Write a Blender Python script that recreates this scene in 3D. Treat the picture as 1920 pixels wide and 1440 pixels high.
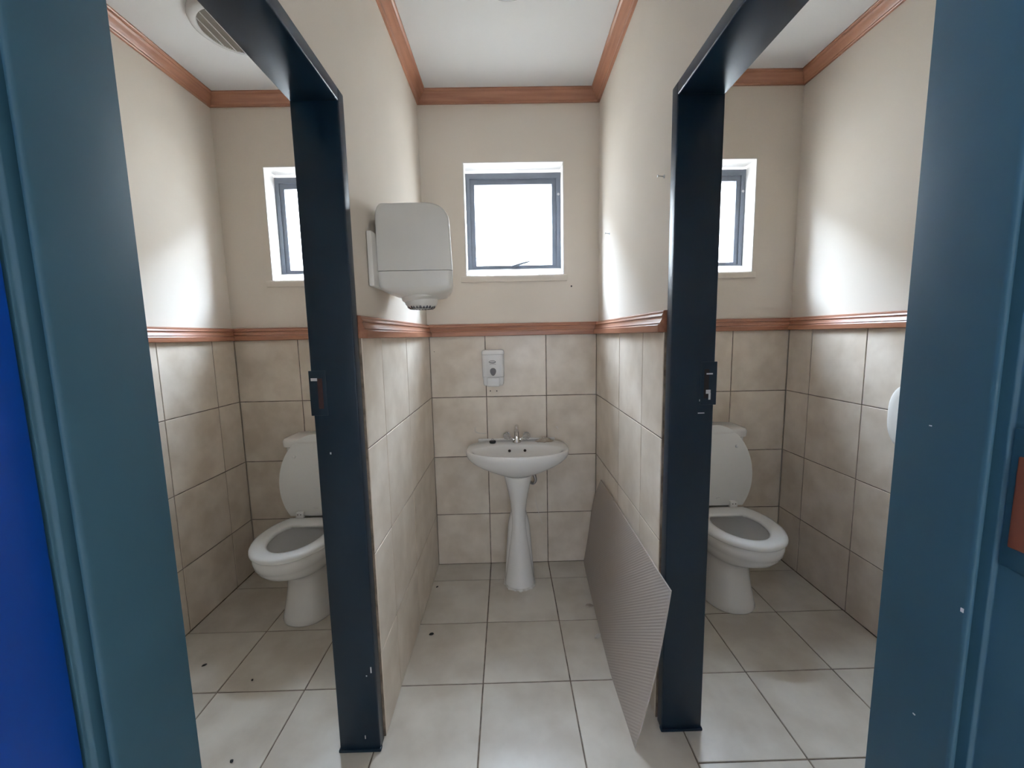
import bpy, bmesh, math, random
from mathutils import Vector, Matrix
random.seed(7)
PI = math.pi
for o in list(bpy.data.objects):
    bpy.data.objects.remove(o)
scene = bpy.context.scene
C = scene.collection

# ------------------------------------------------------------------ camera
# world: X right, Y = -d (d = distance in front of the back wall), Z up
F_PX, PITCH, YAW, ROLL = 762.1, 0.118, 0.0119, 0.0202
CAM = (0.1163, -2.2361, 1.3162)
cam_data = bpy.data.cameras.new('camera')
cam = bpy.data.objects.new('camera', cam_data)
C.objects.link(cam)
cam_data.sensor_width = 36.0
cam_data.lens = 36.0 * F_PX / 1920.0
cam_data.clip_start = 0.01
sy, cy, sp, cp = math.sin(YAW), math.cos(YAW), math.sin(PITCH), math.cos(PITCH)
fwd = Vector((sy * cp, cy * cp, -sp))
r0 = Vector((cy, -sy, 0.0))
u0 = Vector((sy * sp, cy * sp, cp))
cr, sr = math.cos(ROLL), math.sin(ROLL)
R_ = r0 * cr - u0 * sr
U_ = r0 * sr + u0 * cr
M = Matrix((R_, U_, -fwd)).transposed().to_4x4()
M.translation = Vector(CAM)
cam.matrix_world = M
scene.camera = cam

# ------------------------------------------------------------------ sky, portals, exposure
SKY = 114.0
world = bpy.data.worlds.new('overcast_sky')
scene.world = world
world.use_nodes = True
bgn = world.node_tree.nodes['Background']
bgn.inputs[0].default_value = (0.69, 0.82, 1.0, 1)
bgn.inputs[1].default_value = SKY

WIN = [(-0.092, 0.436, 1.640, 2.220), (-1.130, -0.602, 1.634, 2.214), (0.932, 1.460, 1.636, 2.220)]
HALL_OPEN = (0.33, 0.57, 1.05, 1.29)      # daylight opening in the far wall of the hall behind the camera

HALL_SIDE = (2.65, 3.45, 1.05, 2.05)       # added opening in the hall's left wall for fill (d0, d1, z0, z1)


def portal(name, x0, x1, z0, z1, y, face):
    l = bpy.data.lights.new(name, 'AREA')
    l.shape = 'RECTANGLE'
    l.size, l.size_y = x1 - x0, z1 - z0
    l.cycles.is_portal = True
    o = bpy.data.objects.new(name, l)
    C.objects.link(o)
    o.location = ((x0 + x1) / 2, y, (z0 + z1) / 2)
    o.rotation_euler = (-PI / 2 if face < 0 else PI / 2, 0, 0)


for w_ in WIN:
    portal('window_daylight_portal', w_[0], w_[1], w_[2] + 0.03, w_[3], 0.225, -1)
portal('hall_daylight_portal', HALL_OPEN[0], HALL_OPEN[1], HALL_OPEN[2], HALL_OPEN[3], -5.16, 1)

sun_data = bpy.data.lights.new('sun', 'SUN')
sun_data.energy = 8.0
sun_data.angle = math.radians(0.6)
sun_data.color = (1.0, 0.93, 0.82)
sun = bpy.data.objects.new('sun', sun_data)
C.objects.link(sun)
sun.rotation_euler = (math.radians(38), 0, math.radians(12))    # high sun behind the building: lights the added outer wall, not the rooms

l_ = bpy.data.lights.new('hall_side_fill_portal', 'AREA')
l_.shape = 'RECTANGLE'
l_.size, l_.size_y = HALL_SIDE[3] - HALL_SIDE[2], HALL_SIDE[1] - HALL_SIDE[0]
l_.cycles.is_portal = True
o_ = bpy.data.objects.new('hall_side_fill_portal', l_)
C.objects.link(o_)
o_.location = (-2.19, -(HALL_SIDE[0] + HALL_SIDE[1]) / 2, (HALL_SIDE[2] + HALL_SIDE[3]) / 2)
o_.rotation_euler = (0, -PI / 2, 0)

scene.view_settings.view_transform = 'Standard'
scene.view_settings.look = 'None'
scene.view_settings.exposure = 0.08
scene.view_settings.gamma = 1.0
scene.view_settings.use_curve_mapping = False


# ------------------------------------------------------------------ materials
def newmat(name):
    m = bpy.data.materials.new(name)
    m.use_nodes = True
    nt = m.node_tree
    return m, nt, nt.nodes['Principled BSDF']


def noise_mat(name, c1, c2, scale=4.0, rough=0.6, detail=4.0, bump=0.0, bscale=60.0, stretch=(1, 1, 1), spec=0.5,
              metallic=0.0, per_object=0.0, coat=0.0, lo=0.35, hi=0.65, bdist=0.002):
    m, nt, b = newmat(name)
    N, L = nt.nodes, nt.links
    tc = N.new('ShaderNodeTexCoord')
    mp = N.new('ShaderNodeMapping')
    mp.inputs['Scale'].default_value = stretch
    vec = tc.outputs['Object']
    if per_object:
        oi = N.new('ShaderNodeObjectInfo')
        ml = N.new('ShaderNodeMath'); ml.operation = 'MULTIPLY'; ml.inputs[1].default_value = 37.0
        L.new(oi.outputs['Random'], ml.inputs[0])
        ad = N.new('ShaderNodeVectorMath'); ad.operation = 'ADD'
        L.new(tc.outputs['Object'], ad.inputs[0]); L.new(ml.outputs[0], ad.inputs[1])
        vec = ad.outputs[0]
    L.new(vec, mp.inputs['Vector'])
    nz = N.new('ShaderNodeTexNoise')
    nz.inputs['Scale'].default_value = scale
    nz.inputs['Detail'].default_value = detail
    L.new(mp.outputs[0], nz.inputs['Vector'])
    rp = N.new('ShaderNodeValToRGB')
    rp.color_ramp.elements[0].position = lo; rp.color_ramp.elements[0].color = (*c1, 1)
    rp.color_ramp.elements[1].position = hi; rp.color_ramp.elements[1].color = (*c2, 1)
    L.new(nz.outputs['Fac'], rp.inputs[0])
    col = rp.outputs[0]
    if per_object:
        mr = N.new('ShaderNodeMapRange')
        mr.inputs[3].default_value = 1 - per_object; mr.inputs[4].default_value = 1 + per_object
        L.new(oi.outputs['Random'], mr.inputs[0])
        hs = N.new('ShaderNodeHueSaturation')
        L.new(mr.outputs[0], hs.inputs['Value']); L.new(col, hs.inputs['Color'])
        col = hs.outputs[0]
    L.new(col, b.inputs['Base Color'])
    b.inputs['Roughness'].default_value = rough
    b.inputs['Specular IOR Level'].default_value = spec
    b.inputs['Metallic'].default_value = metallic
    b.inputs['Coat Weight'].default_value = coat
    if bump:
        n2 = N.new('ShaderNodeTexNoise')
        n2.inputs['Scale'].default_value = bscale
        n2.inputs['Detail'].default_value = 5
        L.new(mp.outputs[0], n2.inputs['Vector'])
        bp = N.new('ShaderNodeBump')
        bp.inputs['Strength'].default_value = bump
        bp.inputs['Distance'].default_value = bdist
        L.new(n2.outputs['Fac'], bp.inputs['Height'])
        L.new(bp.outputs[0], b.inputs['Normal'])
    return m


def plain(name, col, rough=0.5, metallic=0.0, spec=0.5, bump=0.0, var=0.06):
    return noise_mat(name, tuple(c * (1 - var) for c in col), tuple(min(1, c * (1 + var)) for c in col), scale=9, rough=rough,
                     metallic=metallic, spec=spec, bump=bump)


MAT = {}
MAT['plaster'] = noise_mat('cream_wall_paint', (0.775, 0.695, 0.60), (0.815, 0.74, 0.65), scale=1.6, rough=0.8, bump=0.12, bscale=180, bdist=0.0006, spec=0.2)
MAT['reveal'] = noise_mat('white_reveal_paint', (0.80, 0.77, 0.74), (0.85, 0.82, 0.79), scale=3, rough=0.6, bump=0.1, bscale=120, bdist=0.0006)
MAT['ceiling'] = noise_mat('white_ceiling_paint', (0.80, 0.785, 0.765), (0.83, 0.815, 0.80), scale=1.2, rough=0.7, bump=0.05, bscale=200, bdist=0.0005)
MAT['tile'] = noise_mat('beige_wall_tile_glaze', (0.655, 0.56, 0.455), (0.80, 0.71, 0.605), scale=7.5, rough=0.30, detail=10, bump=0.32, bscale=42, per_object=0.025, spec=0.45, bdist=0.0009)
MAT['floor_tile'] = noise_mat('ivory_floor_tile_glaze', (0.59, 0.53, 0.45), (0.735, 0.685, 0.605), scale=5.5, rough=0.28, detail=10, bump=0.18, bscale=30, per_object=0.02, spec=0.45, bdist=0.0009)
MAT['grout'] = noise_mat('dirty_grout', (0.13, 0.10, 0.075), (0.30, 0.24, 0.185), scale=24, rough=0.9)
MAT['wood_x'] = noise_mat('varnished_meranti_x', (0.26, 0.108, 0.060), (0.38, 0.175, 0.105), scale=7, rough=0.33, detail=6, stretch=(0.6, 9, 9), bump=0.1, bscale=30, spec=0.5, lo=0.3, hi=0.7, bdist=0.0006)
MAT['wood_y'] = noise_mat('varnished_meranti_y', (0.26, 0.108, 0.060), (0.38, 0.175, 0.105), scale=7, rough=0.33, detail=6, stretch=(9, 0.6, 9), bump=0.1, bscale=30, spec=0.5, lo=0.3, hi=0.7, bdist=0.0006)
MAT['frame'] = noise_mat('frame_enamel_shaded', (0.003, 0.013, 0.027), (0.005, 0.018, 0.035), scale=3, rough=0.36, bump=0.06, bscale=45, spec=0.35, bdist=0.0008)  # cubicle frames: the shared frame paint, with shade put into a darker colour
MAT['entry'] = noise_mat('frame_enamel_lit', (0.022, 0.074, 0.110), (0.032, 0.094, 0.136), scale=3.5, rough=0.5, bump=0.06, bscale=45, spec=0.35, bdist=0.0008)  # same paint as the cubicle frames, with light put into a brighter colour
MAT['bluedoor'] = noise_mat('royal_blue_door_paint', (0.0, 0.046, 0.30), (0.0, 0.058, 0.37), scale=2.5, rough=0.42, bump=0.05, bscale=45)
MAT['winframe'] = plain('slate_window_steel', (0.17, 0.19, 0.23), rough=0.45)  # slate tone raised to put the bloom of the panes into the colour
MAT['porcelain'] = noise_mat('white_porcelain', (0.78, 0.76, 0.73), (0.82, 0.80, 0.77), scale=3, rough=0.10, spec=0.5)
MAT['seat'] = noise_mat('white_seat_plastic', (0.80, 0.79, 0.76), (0.83, 0.82, 0.79), scale=3, rough=0.22)
MAT['disp'] = noise_mat('offwhite_dispenser_plastic', (0.76, 0.73, 0.675), (0.79, 0.76, 0.70), scale=3, rough=0.28)
MAT['soapw'] = noise_mat('white_soap_dispenser_plastic', (0.80, 0.79, 0.78), (0.83, 0.82, 0.81), scale=3, rough=0.2)
MAT['darkgrey'] = plain('dark_grey_plastic', (0.10, 0.095, 0.105), rough=0.25)
MAT['ink'] = plain('black_print', (0.035, 0.035, 0.04), rough=0.5)
MAT['chrome'] = plain('worn_chrome', (0.72, 0.70, 0.68), rough=0.14, metallic=1.0, var=0.04)
MAT['steel'] = plain('dull_steel', (0.42, 0.41, 0.40), rough=0.4, metallic=1.0)
MAT['copper'] = noise_mat('copper_brown_plate', (0.17, 0.045, 0.025), (0.25, 0.075, 0.04), scale=8, rough=0.35, spec=0.6)
MAT['rubber'] = plain('black_rubber', (0.012, 0.012, 0.012), rough=0.6)
MAT['hole'] = plain('dark_recess', (0.02, 0.014, 0.012), rough=0.9)
MAT['rust'] = plain('rusty_recess', (0.045, 0.014, 0.012), rough=0.8)
MAT['chip'] = plain('bare_white_primer', (0.62, 0.62, 0.63), rough=0.6)
MAT['grime'] = noise_mat('brown_soap_grime', (0.30, 0.24, 0.18), (0.52, 0.46, 0.39), scale=40, rough=0.5, bump=0.5, bscale=90)
MAT['sealant'] = noise_mat('white_sealant', (0.55, 0.52, 0.47), (0.78, 0.76, 0.72), scale=40, rough=0.7, bump=0.5, bscale=80)
MAT['smear'] = plain('dried_white_sealant', (0.72, 0.67, 0.61), rough=0.6)
MAT['bowl_water'] = plain('still_bowl_water', (0.50, 0.50, 0.48), rough=0.04)
MAT['fangrille'] = plain('grey_fan_louvre', (0.50, 0.46, 0.41), rough=0.6)
MAT['outside'] = noise_mat('pale_outdoor_ground', (0.40, 0.37, 0.32), (0.50, 0.46, 0.40), scale=1.5, rough=0.9)
MAT['outwall'] = noise_mat('added_outer_wall', (0.35, 0.33, 0.30), (0.41, 0.39, 0.36), scale=1.0, rough=0.9)
MAT['hallpaint'] = noise_mat('hall_wall_paint', (0.60, 0.51, 0.42), (0.66, 0.57, 0.48), scale=1.5, rough=0.7)

# thin clear window glass
m, nt, b = newmat('thin_window_glass')
tr = nt.nodes.new('ShaderNodeBsdfTransparent'); tr.inputs[0].default_value = (0.97, 0.98, 0.98, 1)
gl = nt.nodes.new('ShaderNodeBsdfGlossy'); gl.inputs['Roughness'].default_value = 0.03
mx = nt.nodes.new('ShaderNodeMixShader')
mx.inputs[0].default_value = 0.05
nt.links.new(tr.outputs[0], mx.inputs[1]); nt.links.new(gl.outputs[0], mx.inputs[2])
nt.links.new(mx.outputs[0], nt.nodes['Material Output'].inputs[0])
MAT['glass'] = m

# prismatic translucent diffuser sheet
m, nt, b = newmat('prismatic_translucent_acrylic')
N, L = nt.nodes, nt.links
tc = N.new('ShaderNodeTexCoord')
mp = N.new('ShaderNodeMapping'); mp.inputs['Rotation'].default_value = (math.radians(38), 0, 0)
L.new(tc.outputs['Object'], mp.inputs[0])
wv = N.new('ShaderNodeTexWave'); wv.bands_direction = 'Z'; wv.inputs['Scale'].default_value = 36; wv.inputs['Distortion'].default_value = 0.0
L.new(mp.outputs[0], wv.inputs['Vector'])
bp_ = N.new('ShaderNodeBump'); bp_.inputs['Strength'].default_value = 0.5; bp_.inputs['Distance'].default_value = 0.002
L.new(wv.outputs['Fac'], bp_.inputs['Height'])
b.inputs['Base Color'].default_value = (0.78, 0.70, 0.635, 1)
b.inputs['Roughness'].default_value = 0.28
L.new(bp_.outputs[0], b.inputs['Normal'])
tr = N.new('ShaderNodeBsdfTransparent'); tr.inputs[0].default_value = (0.93, 0.91, 0.90, 1)
tl = N.new('ShaderNodeBsdfTranslucent'); tl.inputs[0].default_value = (0.80, 0.77, 0.75, 1)
m1 = N.new('ShaderNodeMixShader'); m1.inputs[0].default_value = 0.25
L.new(b.outputs[0], m1.inputs[1]); L.new(tl.outputs[0], m1.inputs[2])
m2 = N.new('ShaderNodeMixShader'); m2.inputs[0].default_value = 0.42
L.new(m1.outputs[0], m2.inputs[1]); L.new(tr.outputs[0], m2.inputs[2])
L.new(m2.outputs[0], N['Material Output'].inputs[0])
MAT['sheet'] = m

# clear faceted acrylic of the tap handles
m, nt, b = newmat('clear_faceted_acrylic')
b.inputs['Base Color'].default_value = (0.93, 0.92, 0.90, 1)
b.inputs['Roughness'].default_value = 0.03
b.inputs['Transmission Weight'].default_value = 0.75
b.inputs['IOR'].default_value = 1.49
MAT['crystal'] = m


# ------------------------------------------------------------------ mesh helpers (all coordinates x, d, z in the room)
def P(x, d, z):
    return Vector((x, -d, z))


def make(name, bm, mat, parent=None, smooth=False, angle=None):
    bmesh.ops.recalc_face_normals(bm, faces=bm.faces)
    off = Vector((0, 0, 0))
    p = parent
    while p is not None:
        off += p.location
        p = p.parent
    if off.length:
        bmesh.ops.translate(bm, verts=bm.verts, vec=-off)
    me = bpy.data.meshes.new(name)
    bm.to_mesh(me)
    bm.free()
    me.materials.append(MAT[mat] if isinstance(mat, str) else mat)
    if smooth:
        for f in me.polygons:
            f.use_smooth = True
        if angle:
            me.set_sharp_from_angle(angle=math.radians(angle))
    o = bpy.data.objects.new(name, me)
    C.objects.link(o)
    if parent is not None:
        o.parent = parent
    return o


def tag(o, label=None, cat=None, group=None, kind=None):
    if label: o['label'] = label
    if cat: o['category'] = cat
    if group: o['group'] = group
    if kind: o['kind'] = kind
    return o


def thing(name, loc, label, cat, group=None, kind=None):
    o = bpy.data.objects.new(name, None)
    o.empty_display_size = 0.1
    C.objects.link(o)
    o.location = P(*loc)
    return tag(o, label, cat, group, kind)


def prism(bm, quad, zs):
    """quad: list of (x, d) plan points, extruded zs[0]..zs[1]"""
    a = [bm.verts.new(P(x, d, zs[0])) for x, d in quad]
    b_ = [bm.verts.new(P(x, d, zs[1])) for x, d in quad]
    n = len(quad)
    bm.faces.new(a); bm.faces.new(b_[::-1])
    for i in range(n):
        bm.faces.new((a[i], a[(i + 1) % n], b_[(i + 1) % n], b_[i]))


def box(bm, x0, x1, d0, d1, z0, z1):
    prism(bm, [(x0, d0), (x1, d0), (x1, d1), (x0, d1)], (z0, z1))


def bevel(bm, w, seg=2, ang=30):
    bmesh.ops.recalc_face_normals(bm, faces=bm.faces)
    es = [e for e in bm.edges if len(e.link_faces) == 2 and e.calc_face_angle(0) > math.radians(ang)]
    bmesh.ops.bevel(bm, geom=es, offset=w, segments=seg, affect='EDGES', profile=0.5)


def bbox_obj(name, x0, x1, d0, d1, z0, z1, mat, parent=None, bv=0.0, seg=2, smooth=True):
    bm = bmesh.new()
    box(bm, x0, x1, d0, d1, z0, z1)
    if bv:
        bevel(bm, bv, seg)
    return make(name, bm, mat, parent, smooth=bool(bv) and smooth, angle=40)


def skin(bm, rings, close=True, cap0=True, cap1=True):
    """rings: lists of Vector, same length"""
    R = [[bm.verts.new(p) for p in r] for r in rings]
    n = len(R[0])
    for a, b_ in zip(R[:-1], R[1:]):
        for i in range(n if close else n - 1):
            j = (i + 1) % n
            bm.faces.new((a[i], a[j], b_[j], b_[i]))
    if cap0: bm.faces.new(R[0][::-1])
    if cap1: bm.faces.new(R[-1])
    return R


def lathe(bm, c, prof, n=32, axis='z', cap0=True, cap1=True):
    """prof: (radius, height) pairs, c = (x, d, z)"""
    rings = []
    for r, h in prof:
        ring = []
        for i in range(n):
            t = 2 * PI * i / n
            a, b_ = r * math.cos(t), r * math.sin(t)
            if axis == 'z': ring.append(P(c[0] + a, c[1] + b_, c[2] + h))
            elif axis == 'x': ring.append(P(c[0] + h, c[1] + a, c[2] + b_))
            else: ring.append(P(c[0] + a, c[1] + h, c[2] + b_))
        rings.append(ring)
    skin(bm, rings, True, cap0, cap1)


def tube(bm, pts, rad, n=14, caps=True):
    """pts: (x, d, z); rad: number or list"""
    V = [P(*p) for p in pts]
    rads = rad if isinstance(rad, (list, tuple)) else [rad] * len(V)
    rings = []
    up = Vector((0, 0, 1))
    prev = None
    for i, v in enumerate(V):
        t = (V[min(i + 1, len(V) - 1)] - V[max(i - 1, 0)]).normalized()
        if prev is None:
            ref = up if abs(t.z) < 0.9 else Vector((1, 0, 0))
            a = t.cross(ref).normalized()
        else:
            a = (prev - t * prev.dot(t)).normalized()
        prev = a
        b_ = t.cross(a)
        rings.append([v + (a * math.cos(2 * PI * k / n) + b_ * math.sin(2 * PI * k / n)) * rads[i] for k in range(n)])
    skin(bm, rings, True, caps, caps)


def spline(pts, n=6):
    """Catmull-Rom through points"""
    out = []
    Q = [pts[0]] + list(pts) + [pts[-1]]
    for i in range(1, len(Q) - 2):
        p0, p1, p2, p3 = (Vector(q) for q in Q[i - 1:i + 3])
        for k in range(n):
            t = k / n
            out.append(tuple(0.5 * ((2 * p1) + (p2 - p0) * t + (2 * p0 - 5 * p1 + 4 * p2 - p3) * t * t + (3 * p1 - p0 - 3 * p2 + p3) * t ** 3)))
    out.append(tuple(pts[-1]))
    return out


def tile4(name, corners, normal, thick, mat, parent, gap=0.0022, ch=0.0012):
    """corners: four (x,d,z) on the front plane in order; normal = room-side direction (x,d,z)"""
    c = [P(*q) for q in corners]
    nv = P(*normal).normalized()
    e1 = (c[1] - c[0]).normalized()
    e2 = (c[3] - c[0]).normalized()
    s = [(1, 1), (-1, 1), (-1, -1), (1, -1)]
    jit = random.uniform(-0.0006, 0.0003)

    def ring(g, depth):
        return [p + e1 * (sx * g) + e2 * (sy_ * g) - nv * depth for p, (sx, sy_) in zip(c, s)]
    bm = bmesh.new()
    skin(bm, [ring(gap, thick), ring(gap, ch - jit), ring(gap + ch, -jit)])
    return make(name, bm, mat, parent)


# ------------------------------------------------------------------ layout constants
XL, XR = -1.360, 1.677            # tiled faces of the outer side walls
PL = 0.011                        # tile face stands proud of the plaster
D_ENT0, D_ENT1 = 1.790, 1.905     # entrance frame
TOPW = 2.72
ZR = [0.0, 0.303, 0.643, 0.983, 1.320]
ZD = 1.318
nL = lambda d: -0.304 - 0.006 * d     # niche side tile faces (slightly out of square)
nR = lambda d: 0.612 - 0.012 * d
JL0, JL1, JLZ0, JLZ1 = 1.030, 1.070, 1.945, 1.980    # left cubicle frame: outer edge, reveal, underside, top
JR0, JR1, JRZ0, JRZ1 = 0.995, 1.035, 1.968, 2.004
CL, CR = -0.446, 0.738            # cubicle side faces of the two partitions (tile face)


def structure(o, label, cat):
    return tag(o, label, cat, kind='structure')


# ------------------------------------------------------------------ floor
floor = structure(bbox_obj('floor', -1.52, 1.84, -0.2, 1.95, -0.12, -0.0030, 'grout'), 'ivory tiled floor with dark dirty grout lines', 'floor')
xcols = [XL, -1.006, -0.676, -0.338, 0.0, 0.334, 0.678, 1.020, 1.360, XR]
for i in range(len(xcols) - 1):
    x0, x1 = xcols[i], xcols[i + 1]
    xm = (x0 + x1) / 2
    if xm < -0.34: rows = [-0.005, 0.180, 0.510, 0.831, 1.150, 1.480, 1.800, 1.945]
    elif xm < 0.68: rows = [-0.005, 0.160, 0.493, 0.826, 1.157, 1.487, 1.812, 1.945]
    else: rows = [-0.005, 0.148, 0.477, 0.809, 1.139, 1.470, 1.800, 1.945]
    for d0, d1 in zip(rows[:-1], rows[1:]):
        tile4('floor_tile', [(x0, d1, 0), (x1, d1, 0), (x1, d0, 0), (x0, d0, 0)], (0, 0, 1), 0.009, 'floor_tile', floor, gap=0.0024)

# ------------------------------------------------------------------ back wall with three window openings
bm = bmesh.new()
ws = sorted(WIN)
T0, T1 = -0.23, -PL      # outer and inner plaster faces
xs = [XL - 0.16]
for w_ in ws:
    box(bm, xs[-1], w_[0], T0, T1, -0.12, TOPW)
    box(bm, w_[0], w_[1], T0, T1, -0.12, w_[2])
    box(bm, w_[0], w_[1], T0, T1, w_[3], TOPW)
    xs.append(w_[1])
box(bm, xs[-1], XR + 0.16, T0, T1, -0.12, TOPW)
bmesh.ops.remove_doubles(bm, verts=bm.verts, dist=1e-5)
wall_back = structure(make('wall_back', bm, 'plaster'), 'cream painted back wall with beige tiles below and three small windows', 'wall')


def grout_bed(parent, corners, normal):
    c = [P(*q) for q in corners]
    nv = P(*normal).normalized()
    bm = bmesh.new()
    skin(bm, [[p - nv * PL for p in c], [p - nv * 0.0030 for p in c]])
    return make('grout_bed', bm, 'grout', parent)


def tile_run_x(parent, xsj, z_end=ZD):
    grout_bed(parent, [(xsj[0], 0, 0), (xsj[-1], 0, 0), (xsj[-1], 0, z_end), (xsj[0], 0, z_end)], (0, 1, 0))
    for x0, x1 in zip(xsj[:-1], xsj[1:]):
        for z0, z1 in zip(ZR[:-1], ZR[1:]):
            tile4('wall_tile', [(x0, 0, z0), (x1, 0, z0), (x1, 0, z1), (x0, 0, z1)], (0, 1, 0), 0.0105, 'tile', parent)


tile_run_x(wall_back, [nL(0), 0.0, 0.333, nR(0)])
tile_run_x(wall_back, [XL, -1.018, -0.680, CL])
tile_run_x(wall_back, [CR, 1.025, 1.365, XR])

for hx, hz, r in ((0.476, 1.577, 0.0045),):
    bm = bmesh.new()
    lathe(bm, (hx, -PL - 0.004, hz), [(r, 0), (r, 0.0047), (r * 0.7, 0.0049)], 12, 'd')
    make('screw_hole', bm, 'hole', wall_back)
for hx, hz in ((0.022, 1.015), (0.058, 1.014), (-0.279, 1.238)):
    bm = bmesh.new()
    r = 0.0032 if hx > 0 else 0.002
    lathe(bm, (hx, -0.003, hz), [(r, 0), (r, 0.0036), (r * 0.7, 0.0038)], 12, 'd')
    make('screw_hole', bm, 'hole', wall_back)


for pts_, r_ in (([(-0.066, 0.0, 0.812), (-0.070, 0.0, 0.800), (-0.064, 0.0, 0.784), (-0.040, 0.0, 0.776), (-0.005, 0.0, 0.774)], 0.0022),
                 ([(0.386, 0.0, 0.806), (0.394, 0.0, 0.800), (0.397, 0.0, 0.790)], 0.0022),
                 ([(0.262, 0.0, 0.400), (0.270, 0.0, 0.350), (0.282, 0.0, 0.300), (0.300, 0.0, 0.235)], 0.0011)):
    bm = bmesh.new()
    tube(bm, spline(pts_, 5), r_, 8)
    for v_ in bm.verts:
        v_.co.y = -0.0004 + v_.co.y * 0.35
    tag(make('sealant_smear', bm, 'smear', wall_back, smooth=True), 'white sealant smear on the tiles')


# ------------------------------------------------------------------ side walls
def tile_run_y(parent, fx, ds, nx, end_z=ZD):
    grout_bed(parent, [(fx(ds[0]), ds[0], 0), (fx(ds[-1]), ds[-1], 0), (fx(ds[-1]), ds[-1], end_z), (fx(ds[0]), ds[0], end_z)], (nx, 0, 0))
    for d0, d1 in zip(ds[:-1], ds[1:]):
        for z0, z1 in zip(ZR[:-1], ZR[1:]):
            tile4('wall_tile', [(fx(d0), d0, z0), (fx(d1), d1, z0), (fx(d1), d1, z1), (fx(d0), d0, z1)], (nx, 0, 0), 0.0105, 'tile', parent)


wall_left = structure(bbox_obj('wall_left', XL - 0.16, XL - PL, -PL, D_ENT0, -0.12, TOPW, 'plaster'), 'outer side wall of the left cubicle, cream above beige tiles', 'wall')
tile_run_y(wall_left, lambda d: XL, [0, 0.165, 0.495, 0.828, 1.162, 1.496, D_ENT0], 1)
wall_right = structure(bbox_obj('wall_right', XR + PL, XR + 0.16, -PL, D_ENT0, -0.12, TOPW, 'plaster'), 'outer side wall of the right cubicle, cream above beige tiles', 'wall')
tile_run_y(wall_right, lambda d: XR, [0, 0.169, 0.488, 0.820, 1.153, 1.487, D_ENT0], -1)


def partition(name, fn, side, xc, j0, zt, label, ds):
    s = 1 if side == 'L' else -1      # direction from plaster toward niche
    bm = bmesh.new()
    fa, fb, fc = fn(0) - s * PL, fn(j0) - s * PL, fn(D_ENT0) - s * PL
    xcp = xc + s * PL
    prism(bm, [(fa, -PL), (fb, j0), (xcp, j0), (xcp, -PL)], (-0.003, TOPW))
    prism(bm, [(fb, j0), (fc, D_ENT0), (xcp, D_ENT0), (xcp, j0)], (zt, TOPW))
    bmesh.ops.remove_doubles(bm, verts=bm.verts, dist=1e-5)
    o = structure(make(name, bm, 'plaster'), label, 'wall')
    tile_run_y(o, fn, ds, s)
    tile_run_y(o, lambda d: xc, [0, 0.5, 0.838, j0 - 0.012], -s)
    return o


part_l = partition('wall_inner_left', nL, 'L', CL, JL0, JLZ1, 'partition wall between the washbasin niche and the left cubicle', [0, 0.502, 0.838, JL0 - 0.008])
part_r = partition('wall_inner_right', nR, 'R', CR, JR0, JRZ1, 'partition wall between the washbasin niche and the right cubicle', [0, 0.474, 0.785, JR0 - 0.010])

# front wall with the entrance opening
bm = bmesh.new()
box(bm, XL - 0.16, -0.3335, D_ENT0, D_ENT1, -0.12, TOPW)
box(bm, 0.6135, XR + 0.16, D_ENT0, D_ENT1, -0.12, TOPW)
box(bm, -0.3335, 0.6135, D_ENT0, D_ENT1, 2.075, TOPW)
wall_front = structure(make('wall_front', bm, 'plaster'), 'front wall around the entrance doorway, beside the camera', 'wall')

# ceilings
CZ_L, CZ_N, CZ_R = 2.556, 2.556, 2.626
structure(bbox_obj('ceiling', XL - PL, CL, -PL, D_ENT0, CZ_L, CZ_L + 0.1, 'ceiling'), 'white ceiling of the left cubicle with the extractor fan', 'ceiling')
structure(bbox_obj('ceiling', nL(0) - 0.02, nR(0) + 0.02, -PL, D_ENT0, CZ_N, CZ_N + 0.1, 'ceiling'), 'white ceiling over the washbasin niche', 'ceiling')
structure(bbox_obj('ceiling', CR, XR + PL, -PL, D_ENT0, CZ_R, CZ_R + 0.08, 'ceiling'), 'white ceiling of the right cubicle', 'ceiling')

# ------------------------------------------------------------------ wooden dado rails and cornices (profiled runs)
DADO = [(0, 0), (0.029, 0), (0.0300, 0.003), (0.0300, 0.021), (0.028, 0.0245), (0.0225, 0.0255), (0.0225, 0.0275), (0.0245, 0.0285),
        (0.0205, 0.0345), (0.0175, 0.0415), (0.0170, 0.0445), (0.0150, 0.0455), (0.0150, 0.0470), (0.0175, 0.0480), (0.0185, 0.0500),
        (0.0170, 0.0535), (0.0145, 0.0570), (0.0140, 0.0630), (0.0110, 0.0665), (0, 0.0670)]
CORN = [(0, 0), (0.010, 0), (0.013, 0.003), (0.014, 0.008), (0.017, 0.011), (0.024, 0.020), (0.033, 0.033), (0.039, 0.040), (0.040, 0.043),
        (0.046, 0.046), (0.049, 0.049), (0.049, 0.054), (0, 0.054)]
trim_n = [0]


def run(profile, a, b, out, z0, mat, label, scale=1.0):
    """a, b: (x, d) ends on the plaster face; out: (x, d) unit vector into the room"""
    trim_n[0] += 1
    bm = bmesh.new()
    rings = []
    for q in (a, b):
        rings.append([P(q[0] + out[0] * p * scale, q[1] + out[1] * p * scale, z0 + h * scale) for p, h in profile])
    skin(bm, rings)
    o = make('trim_%d' % trim_n[0], bm, mat)
    return structure(o, label, 'trim')


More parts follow.
